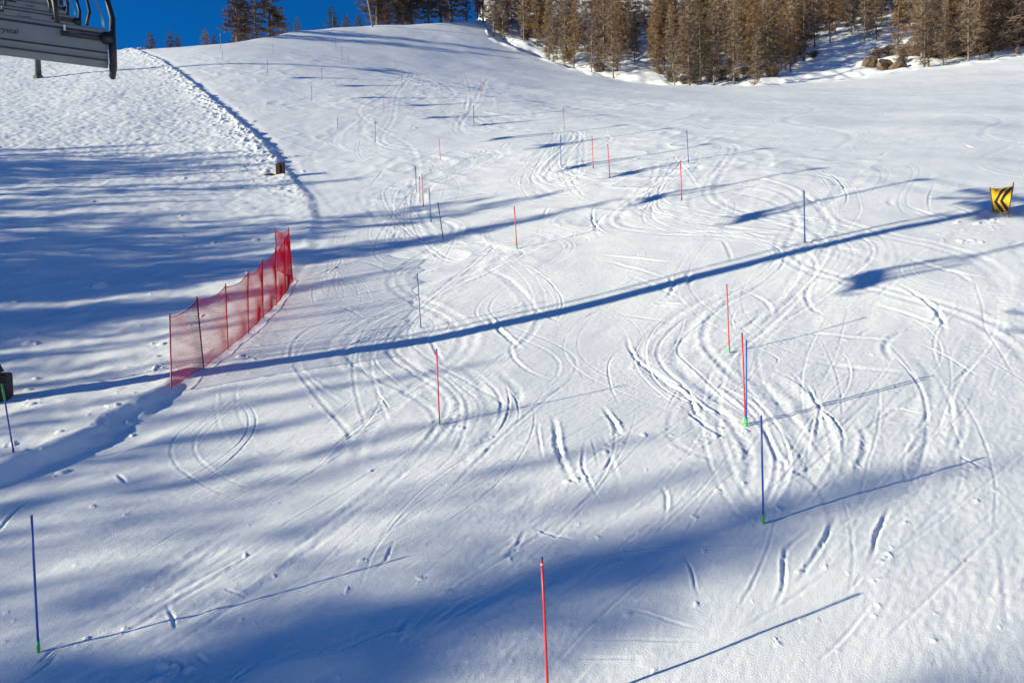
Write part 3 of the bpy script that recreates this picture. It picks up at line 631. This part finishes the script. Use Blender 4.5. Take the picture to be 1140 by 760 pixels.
def marker(bx, by, ty, mt, label):
    B = at(bx, by); z = ground(B[0], B[1]); h = (by-ty)/FPX*float(np.dot(B, FWD))
    t = empty('piste_marker', (B[0], B[1], z))
    MB().tube([(0, 0, -.2), (0, 0, h*.85)], [.03, .03], 8).build('stake', mt, t, True); MB().tube([(0, 0, h*.85), (0, 0, h)], [.034, .03], 8).build('top_band', M_capw, t, True)
    tag(t, label, 'piste marker', 'piste markers below the crest')
marker(246, 56, 39, M_mark, 'tall brown piste marker stake left of the big skyline trees')
marker(207, 51.5, 36, M_markb, 'tall pale blue piste marker stake standing against the sky')

# ------------------------------------------------------------------ red safety net
M_net = material('red_netting', (.55, .002, .016), .6, var=.1); nn_ = M_net.node_tree.nodes; nl_ = M_net.node_tree.links
_t = nn_.new("ShaderNodeBsdfTranslucent"); _t.inputs[0].default_value = (.62, .003, .024, 1); _m = nn_.new("ShaderNodeMixShader"); _m.inputs[0].default_value = .3
nl_.new(nn_['Principled BSDF'].outputs[0], _m.inputs[1]); nl_.new(_t.outputs[0], _m.inputs[2]); nl_.new(_m.outputs[0], nn_['Material Output'].inputs[0])
M_npost = material('dark_red_post', (.30, .012, .02), .45)
NB = [(191,437,189,349),(227,413,219,330),(254,392,251,316),(276.5,374,276,302),(293,356,292,289),(308,341,306.5,276),(318,326,316.5,264),(326,313,321,253),(309,303,306,254)]
base_p, top_p = [], []
for bx, by, tx, ty in NB:
    B = at(bx, by); z = ground(B[0], B[1]); P = np.array([B[0], B[1], z]); d = float(P@FWD)
    T = ray(tx, ty)*d; L = np.linalg.norm(T-P); T = P+(T-P)*min(1, 2.15/L) if L > 2.3 else T
    base_p.append(P); top_p.append(T)
fence = empty('safety_net', tuple(base_p[0])); O0 = base_p[0]
tag(fence, 'red plastic safety net on thin dark red posts climbing the left edge of the run', 'safety net')
for P, T in zip(base_p, top_p):
    d = (T-P)/np.linalg.norm(T-P)
    MB().tube([P-O0-d*.3, P-O0, T-O0], .02, 8).build('post', M_npost, fence, True)
net = MB(); cell = .075; tw = .0072
for k in range(len(base_p)-1):
    A, Bq, C, D = base_p[k]+np.array([0, 0, .06]), base_p[k+1]+np.array([0, 0, .06]), top_p[k+1], top_p[k]
    A = A-O0; Bq = Bq-O0; C = C-O0; D = D-O0
    W = np.linalg.norm(Bq-A); Hh = np.linalg.norm(D-A); nu = max(4, round(W/cell)); nv = max(4, round(Hh*.95/cell))
    nrm = np.cross(Bq-A, D-A); nrm /= np.linalg.norm(nrm)
    def S(u, v):
        t = v*.96; p = (A*(1-u)+Bq*u)*(1-t)+(D*(1-u)+C*u)*t
        sag = 4*u*(1-u); p = p + np.array([0, 0, -.13*sag*v]) + nrm*(.10*sag*math.sin(v*math.pi)+.02*math.sin(u*9+v*7+k)); return p
    G = [[S(i/nu, j/nv) for j in range(nv+1)] for i in range(nu+1)]
    def rib(a, b_, w=tw):
        d = b_-a; s_ = np.cross(d, nrm); s_ = s_/np.linalg.norm(s_)*w/2; o2 = nrm*w*1.1
        net.add([a-s_, a+o2, a+s_, b_-s_, b_+o2, b_+s_], [(0, 1, 4, 3), (1, 2, 5, 4)])
    for i in range(nu):
        for j in range(nv):
            rib(G[i][j], G[i+1][j+1]); rib(G[i+1][j], G[i][j+1])
        rib(G[i][nv], G[i+1][nv], .022); rib(G[i][0], G[i+1][0], .018)
net.build('netting', M_net, fence)

# ------------------------------------------------------------------ yellow chevron banner
M_yel = material('yellow_fabric', (.85, .43, .008), .7, var=.08); M_blk = material('black_print', (.012, .011, .012), .6)
M_bpole = material('grey_stake', (.12, .10, .08), .5)
B0 = at(1112, 243); z0 = ground(B0[0], B0[1]); O = np.array([B0[0], B0[1], z0]); dep = float(O@FWD)
sgn = empty('chevron_banner', tuple(O)); tag(sgn, 'yellow banner with black chevrons pointing left, strung between two stakes', 'warning banner')
BL, BR, TL, TR = [ray(*q)*dd-O for q, dd in (((1106.5, 240.5), dep+.95), ((1123, 236), dep), ((1102, 209.5), dep+.95), ((1128, 206), dep))]
def SB(u, v):
    p = (BL*(1-u)+BR*u)*(1-v)+(TL*(1-u)+TR*u)*v
    return p + np.array([0.02, .10*math.sin(u*math.pi)+.03*math.sin(u*7+v*4), -.05*math.sin(u*math.pi)*v])
bn = MB(); N1 = 16
vs_ = [SB(i/N1, j/N1) for i in range(N1+1) for j in range(N1+1)]
bn.add(vs_, [(i*(N1+1)+j, (i+1)*(N1+1)+j, (i+1)*(N1+1)+j+1, i*(N1+1)+j+1) for i in range(N1) for j in range(N1)])
o = bn.build('banner_fabric', M_yel, sgn, True); md = o.modifiers.new('solid', 'SOLIDIFY'); md.thickness = .006; md.offset = 0
nb_ = np.cross(BR-BL, TL-BL); nb_ /= np.linalg.norm(nb_)
if nb_@(-O) < 0: nb_ = -nb_
ch = MB()
for u0, ul, w_ in ((.13, .46, .19), (.47, .40, .19)):
    for (va, vb) in ((.5, .96), (.5, .05)):
        n_ = 14; q = []
        for i in range(n_+1):
            t = i/n_; v = va+(vb-va)*t; u = u0+ul*t
            q.append([SB(min(.99, u), v)+nb_*.008, SB(min(.995, u+w_), v)+nb_*.008])
        vs_ = [p for e in q for p in e]; ch.add(vs_, [(2*i, 2*i+1, 2*i+3, 2*i+2) for i in range(n_)])
ch.build('chevrons', M_blk, sgn)
MB().tube([BL+np.array([0, 0, -.3]), BL, TL+np.array([0, 0, .03])], .018, 8).build('stake', M_bpole, sgn, True)
MB().tube([BR+np.array([0, 0, -.4]), BR, TR+(TR-BR)*.10], .022, 8).build('stake', M_bpole, sgn, True)

# ------------------------------------------------------------------ snow-making hydrant at the bank
M_brown = material('brown_wood', (.045, .020, .014), .8, var=.4, scale=8); M_soil = material('dark_soil', (.05, .035, .03), .95, var=.4, bump=.5)
B0 = at(313.5, 194); x, y = B0[0], B0[1]-.3; z = ground(x, y)
hy = empty('hydrant_box', (x, y, z)); tag(hy, 'dark brown wooden hydrant box sticking out of the snow above the red net', 'hydrant box')
MB().box((-.10, 0, .30), (.30, .4, .84)).build('box_panel', M_brown, hy, bevel=.02); MB().box((.17, .03, .36), (.25, .36, .96)).build('box_panel', M_brown, hy, bevel=.02)
MB().tube([(.12, .4, 0), (.12, .4, 1.7)], .018, 8).build('marker_stake', M_mark, hy, True); MB().tube([(-.1, -.05, .70), (-.1, -.05, .82)], .07, 10).build('valve_cap', M_brown, hy, True)
sb = MB(); nn = 18
vs_ = [(-.75, .05, .14)]+[(-.75+.62*math.cos(a)*(1+.2*math.sin(3*a)), .05+.35*math.sin(a), -.04) for a in np.linspace(0, 6.283, nn, endpoint=False)]
sb.add(vs_, [(0, 1+i, 1+(i+1) % nn) for i in range(nn)]); so2 = sb.build('soil_heap', M_soil, None, True); so2.location = (x, y, z); tag(so2, 'patch of bare dark soil left of the brown hydrant box', 'soil')

# ------------------------------------------------------------------ chairlift
LA = math.radians(-31.3); LD = np.array([math.sin(LA), math.cos(LA)]); LN = np.array([math.cos(LA), -math.sin(LA)])
UPL, DNL = -0.43, -5.6                                     # lateral offset of the two ropes
def line(a, lat): return LD*a + LN*lat
ZA = [-30, 0, 15, 29, 42.5, 55.5, 69, 113, 170]; ZZ = [-12, -.92, 4.62, 9.85, 15.2, 20.4, 25.8, 42.5, 58]
def seat_z(a): return float(np.interp(a, ZA, ZZ))
ROPE = 4.3
M_steel = material('grey_steel', (.22, .235, .245), .42, .3, var=.08, scale=3); M_shell = material('grey_seat_shell', (.20, .215, .22), .5, var=.10, scale=2.5)
M_blackp = material('black_rubber', (.012, .013, .015), .5); M_galv = material('galvanised_steel', (.42, .44, .46), .4, .5, var=.1, scale=4); M_groove = material('dark_groove', (.03, .035, .045), .6)
M_tower = material('tower_paint', (.075, .085, .08), .55, .1, var=.15, scale=2)
M_white = material('white_fitting', (.75, .75, .75), .4)
def chair_template():
    c = empty('chairlift_seat'); W = 1.36
    # back shell: leaning panel with horizontal ribs, seen from behind
    prof = [(0, 0), (-.05, .02), (-.10, .14), (-.10, .20), (-.125, .22), (-.15, .62), (-.10, .66), (-.06, .64), (0.0, .2)]
    MB().prism([(u, w) for u, w in prof], -W, W, 0).build('back_shell', M_shell, c, bevel=.012)
    back = [o for o in c.children if o.name.startswith('back_shell')][0]
    MB().box((0, -.1275, .235), (2*W-.02, .03, .022), rx=-.06).build('groove', M_groove, back)
    MB().box((0, -.098, .115), (2*W-.02, .03, .030), rx=.3).build('groove', M_groove, back)
    MB().box((0, -.15, .55), (2*W-.02, .035, .028), rx=-.06).build('groove', M_groove, back)
    cu = bpy.data.curves.new('t', 'FONT'); cu.body = 'Crystal'; cu.size = .125; cu.align_x = 'RIGHT'; cu.extrude = .002; cu.shear = .15
    to = bpy.data.objects.new('t', cu); COL.objects.link(to)
    bpy.context.view_layer.update(); tm = bpy.data.meshes.new_from_object(to.evaluated_get(bpy.context.evaluated_depsgraph_get())); bpy.data.objects.remove(to)
    tm.materials.clear(); tm.materials.append(M_groove); tm.name = 'lettering'
    lt = place('lettering', tm, back); lt.rotation_euler = (math.radians(86.6), 0, 0); lt.location = (.05, -.148, .345)
    # seats and headrest rail
    MB().prism([(0, .12), (.02, .62), (.10, .60), (.17, .20), (.12, .10)], -W+.05, W-.05, 0).build('seat_bench', M_blackp, c, bevel=.015)
    # side frames
    for s in (-1, 1):
        f = MB(); f.tube([(s*(W+.07), .45, .02), (s*(W+.07), .1, -.10), (s*(W+.07), -.13, .0), (s*(W+.075), -.16, .30), (s*(W+.09), -.10, .60), (s*(W+.11), .02, .90), (s*(W+.02), .15, 1.45), (s*(W-.25), .22, 1.80)], [.045, .05, .065, .065, .055, .05, .04, .035], 10)
        f.build('side_frame', M_blackp, c, True)
        j = MB(); j.tube([(s*(W-.01), -.25, .47), (s*(W-.01), -.14, .47)], .10, 16); j.build('pivot', M_blackp, c, True)
        MB().tube([(s*(W-.06), -.19, .46), (s*(W-.70), -.19, .455)], .042, 10).build('pivot_bar', M_groove, c, True)
        MB().box((s*(W-.64), -.185, .54), (.03, .04, .10)).build('bracket', M_white, c)
        MB().box((s*(W+.02), -.15, .16), (.05, .03, .26)).build('side_trim', M_white, c)
        MB().tube([(s*(W-.04), -.10, .70), (s*(W-.07), -.02, .95), (s*(W-.16), .10, 1.25), (s*(W-.35), .15, 1.7)], [.018, .02, .018, .016], 8).build('bubble_stay', M_galv, c, True)
        MB().tube([(s*(W-.30), -.12, .68), (s*(W-.24), 0, .95), (s*(W-.30), .2, 1.45), (s*(W-.45), .5, 1.62)], [.028, .026, .024, .022], 8).build('restraint_arm', M_blackp, c, True)
        MB().tube([(s*(W+.10), -.02, .56), (s*(W+.11), .0, .70)], .045, 8).build('joint', M_galv, c, True)
        MB().tube([(s*.62, -.12, .64), (s*.60, -.06, 1.0), (s*.35, .12, 1.75), (0, .2, 2.1)], [.04, .045, .04, .04], 8).build('hanger_strut', M_blackp, c, True)
    MB().tube([(-W+.25, .22, 1.80), (0, .24, 1.86), (W-.25, .22, 1.80)], .032, 8).build('top_rail', M_blackp, c, True)
    h = MB(); h.tube([(0, .2, 1.85), (0, .2, 2.6), (.12, .2, 3.3), (.30, .15, 3.9), (.16, .1, 4.24)], [.06, .07, .07, .065, .06], 10); h.build('hanger_arm', M_galv, c, True)
    g = MB(); g.box((.05, .1, 4.27), (.26, .5, .22)); g.tube([(0, -.25, 4.34), (0, .45, 4.34)], .05, 8); g.build('grip', M_steel, c)
    return c
UPS = [15, 29, 42.5, 55.5, 68.5, 82, 95]; DNS = [21.3, 36.6, 48.7, 62, 75, 88, 101]
proto = chair_template()
UPLAB = {15: 'grey chairlift seat seen from behind, nearest one in the upper left corner', 29: 'second chairlift seat, showing just above the nearest grey one', 42.5: 'third chairlift seat, a small dark shape above the second one'}
for i, a in enumerate(UPS):
    o = proto if i == 0 else copy_tree(proto)
    p2 = line(a, UPL); o.location = (p2[0], p2[1], seat_z(a)); o.rotation_euler = (0, 0, -LA)
    tag(o, UPLAB.get(a, 'far chairlift seat of the rising row hidden behind the nearest grey seat'), 'chairlift seat', 'chairlift seats on the rising rope')
for a in DNS:
    o = copy_tree(proto); p2 = line(a, DNL); o.location = (p2[0], p2[1], seat_z(a)); o.rotation_euler = (0, 0, math.pi-LA)
    tag(o, 'empty chairlift seat riding down on the far rope beyond the left edge', 'chairlift seat', 'chairlift seats on the descending rope')
for lat, lab in ((UPL, 'grey steel haul rope carrying the rising chairlift seats'), (DNL, 'grey steel haul rope carrying the descending chairlift seats')):
    m = MB(); m.tube([(*line(a, lat), seat_z(a)+4.34) for a in [-30, 0, 15, 29, 42.5, 55.5, 69, 90, 113, 140, 170]], .024, 6)
    tag(m.build('haul_rope', M_steel, None, True), lab, 'cable')
def tower(a, lat, hgt, label, ladder_side=1, base_xy=None):
    p2 = line(a, lat) if base_xy is None else np.array(base_xy); z = ground(p2[0], p2[1])
    t = empty('lift_tower', (p2[0], p2[1], z), (0, 0, -LA)); tag(t, label, 'lift tower', 'towers of the chairlift')
    MB().tube([(0, 0, -.3), (0, 0, hgt*.5), (0, 0, hgt)], [.35, .29, .22], 18).build('mast', M_tower, t, True)
    MB().tube([(0, 0, -.4), (0, 0, .10), (0, 0, .11), (0, 0, .30)], [.66, .66, .56, .46], 10).build('foundation', M_tower, t)
    x0, x1 = UPL-lat, DNL-lat
    MB().box(((x0+x1)/2, 0, hgt+.1), (abs(x0-x1)+1.2, .36, .42)).build('cross_arm', M_tower, t, bevel=.02)
    sl = (seat_z(a+4)-seat_z(a-4))/8
    for s in (x0, x1):
        rp = seat_z(a)+4.34-z
        m = MB()
        for k in range(-5, 6): m.tube([(s-.05, k*.42, rp-.22+k*.42*sl), (s+.05, k*.42, rp-.22+k*.42*sl)], .19, 12)
        m.build('sheave_train', M_blackp, t); sb_ = MB(); sb_.tube([(s+.16, -2.3, rp-.2-2.3*sl), (s+.16, 2.3, rp-.2+2.3*sl)], .07, 8); sb_.tube([(s+.16, 0, rp-.2), (s+.16, 0, hgt)], .1, 8); sb_.build('sheave_beam', M_galv, t)
        w = MB(); w.box((s+(.75 if s > 0 else -.75), 0, hgt+.32+.0), (.55, 3.6, .05)); 
        for k in (-1.7, 0, 1.7): w.tube([(s+(1.0 if s > 0 else -1.0), k, hgt+.32), (s+(1.0 if s > 0 else -1.0), k, hgt+1.3)], .02, 6)
        w.tube([(s+(1.0 if s > 0 else -1.0), -1.7, hgt+1.3), (s+(1.0 if s > 0 else -1.0), 1.7, hgt+1.3)], .02, 6); w.build('catwalk', M_galv, t)
    ld = MB()
    for q in (-.18, .18): ld.tube([(q, ladder_side*.72, 1.0), (q, ladder_side*.66, hgt)], .022, 6)
    for k in range(int((hgt-1)/.35)): ld.tube([(-.18, ladder_side*.70, 1.1+k*.35), (.18, ladder_side*.70, 1.1+k*.35)], .014, 5)
    for k in range(4): ld.tube([(0, ladder_side*.3, 1.5+k*hgt*.22), (0, ladder_side*.7, 1.5+k*hgt*.22)], .02, 5)
    ld.build('ladder', M_galv, t)
    return t
TL_ = (UPL+DNL)/2
p2 = line(24.4, TL_); tower(24.4, TL_, seat_z(24.4)+4.34-.75-ground(*p2), 'tubular lift tower beyond the left edge, throwing the long dark shadow')
q = at(43, 86); a2 = float(q[:2]@LD); l2 = float(q[:2]@LN)
tower(a2, l2, seat_z(a2)+4.34-.75-ground(q[0], q[1]), 'dark lift tower foot showing below the nearest chairlift seat', base_xy=q[:2])
# dark padding at the near tower's foot
M_mat = material('dark_mat', (.022, .015, .013), .8, var=.3, bump=.3, bscale=8)
q = at(-2, 446); pd = empty('crash_mat', (q[0], q[1], ground(q[0], q[1])), (0, 0, .35)); tag(pd, 'black padded crash mat at the left frame edge by the lift tower', 'crash mat')
MB().box((-.12, 0, .30), (.82, .7, .80)).build('mat_pad', M_mat, pd, bevel=.06); MB().prism([(-.55, .7), (.12, .72), (-.05, 1.15), (-.3, 1.38), (-.55, 1.4)], -.3, .3, 1).build('mat_pad', M_mat, pd, bevel=.05)
MB().box((-.12, -.356, .42), (.84, .02, .05)).build('strap', M_groove, pd)

# ------------------------------------------------------------------ skier on the crest
M_jacket = material('dark_green_jacket', (.05, .07, .065), .8); M_pale = material('white_helmet', (.8, .8, .8), .4); M_skin = material('skin', (.5, .32, .24), .6)
B0 = at(364, 31.2); z = ground(B0[0], B0[1])
pe = empty('person', (B0[0], B0[1], z+.02), (0, 0, .4)); tag(pe, 'distant skier in dark clothing and white helmet standing on the crest', 'person')
mb = bpy.data.meshes.new('body')
V = [(0,0,.95),(0,.02,1.2),(0,.02,1.42),(0,.03,1.54),(0,.0,1.68),(.2,0,1.40),(.30,-.05,1.14),(.27,-.25,.98),(-.2,0,1.40),(-.30,-.05,1.14),(-.27,-.25,.98),(.11,0,.88),(.13,-.08,.5),(.13,.02,.09),(.13,-.14,.04),(-.11,0,.88),(-.13,-.08,.5),(-.13,.02,.09),(-.13,-.14,.04)]
Ed = [(0,1),(1,2),(2,3),(3,4),(2,5),(5,6),(6,7),(2,8),(8,9),(9,10),(0,11),(11,12),(12,13),(13,14),(0,15),(15,16),(16,17),(17,18)]
Rd = [.17,.16,.19,.07,.11,.085,.065,.05,.085,.065,.05,.11,.085,.075,.06,.11,.085,.075,.06]
mb.from_pydata(V, Ed, []); mb.materials.append(M_jacket); bo = place('body', mb, pe)
sk = bo.modifiers.new('skin', 'SKIN')
for i, r in enumerate(Rd): mb.skin_vertices[0].data[i].radius = (r, r)
mb.skin_vertices[0].data[0].use_root = True
ss = bo.modifiers.new('sub', 'SUBSURF'); ss.levels = ss.render_levels = 1
import bmesh
bm = bmesh.new(); bmesh.ops.create_uvsphere(bm, u_segments=14, v_segments=9, radius=.155)
for v in bm.verts: v.co.z *= .95
hm = bpy.data.meshes.new('helmet'); bm.to_mesh(hm); bm.free(); hm.materials.append(M_pale); ho = place('helmet', hm, pe); ho.location = (0, .02, 1.74)
for s in (-1, 1):
    MB().box((s*.13, -.05, .0), (.075, 1.65, .02)).build('ski', M_fade_r, pe); MB().tube([(s*.28, -.27, .98), (s*.34, -.40, 0)], .01, 6).build('ski_pole', M_galv, pe, True)
# short red barrier beside the skier
B0 = at(355, 32); x, y = B0[0], B0[1]; z = ground(x, y); rb = empty('barrier_net', (x, y, z)); tag(rb, 'short low piece of red barrier left of the distant skier', 'barrier net')
for k in (-.9, 0, .9): MB().tube([(k, 0, -.2), (k, 0, .95)], .03, 6).build('post', M_npost, rb, True)
MB().box((0, 0, .52), (1.9, .03, .75)).build('netting', M_net, rb)
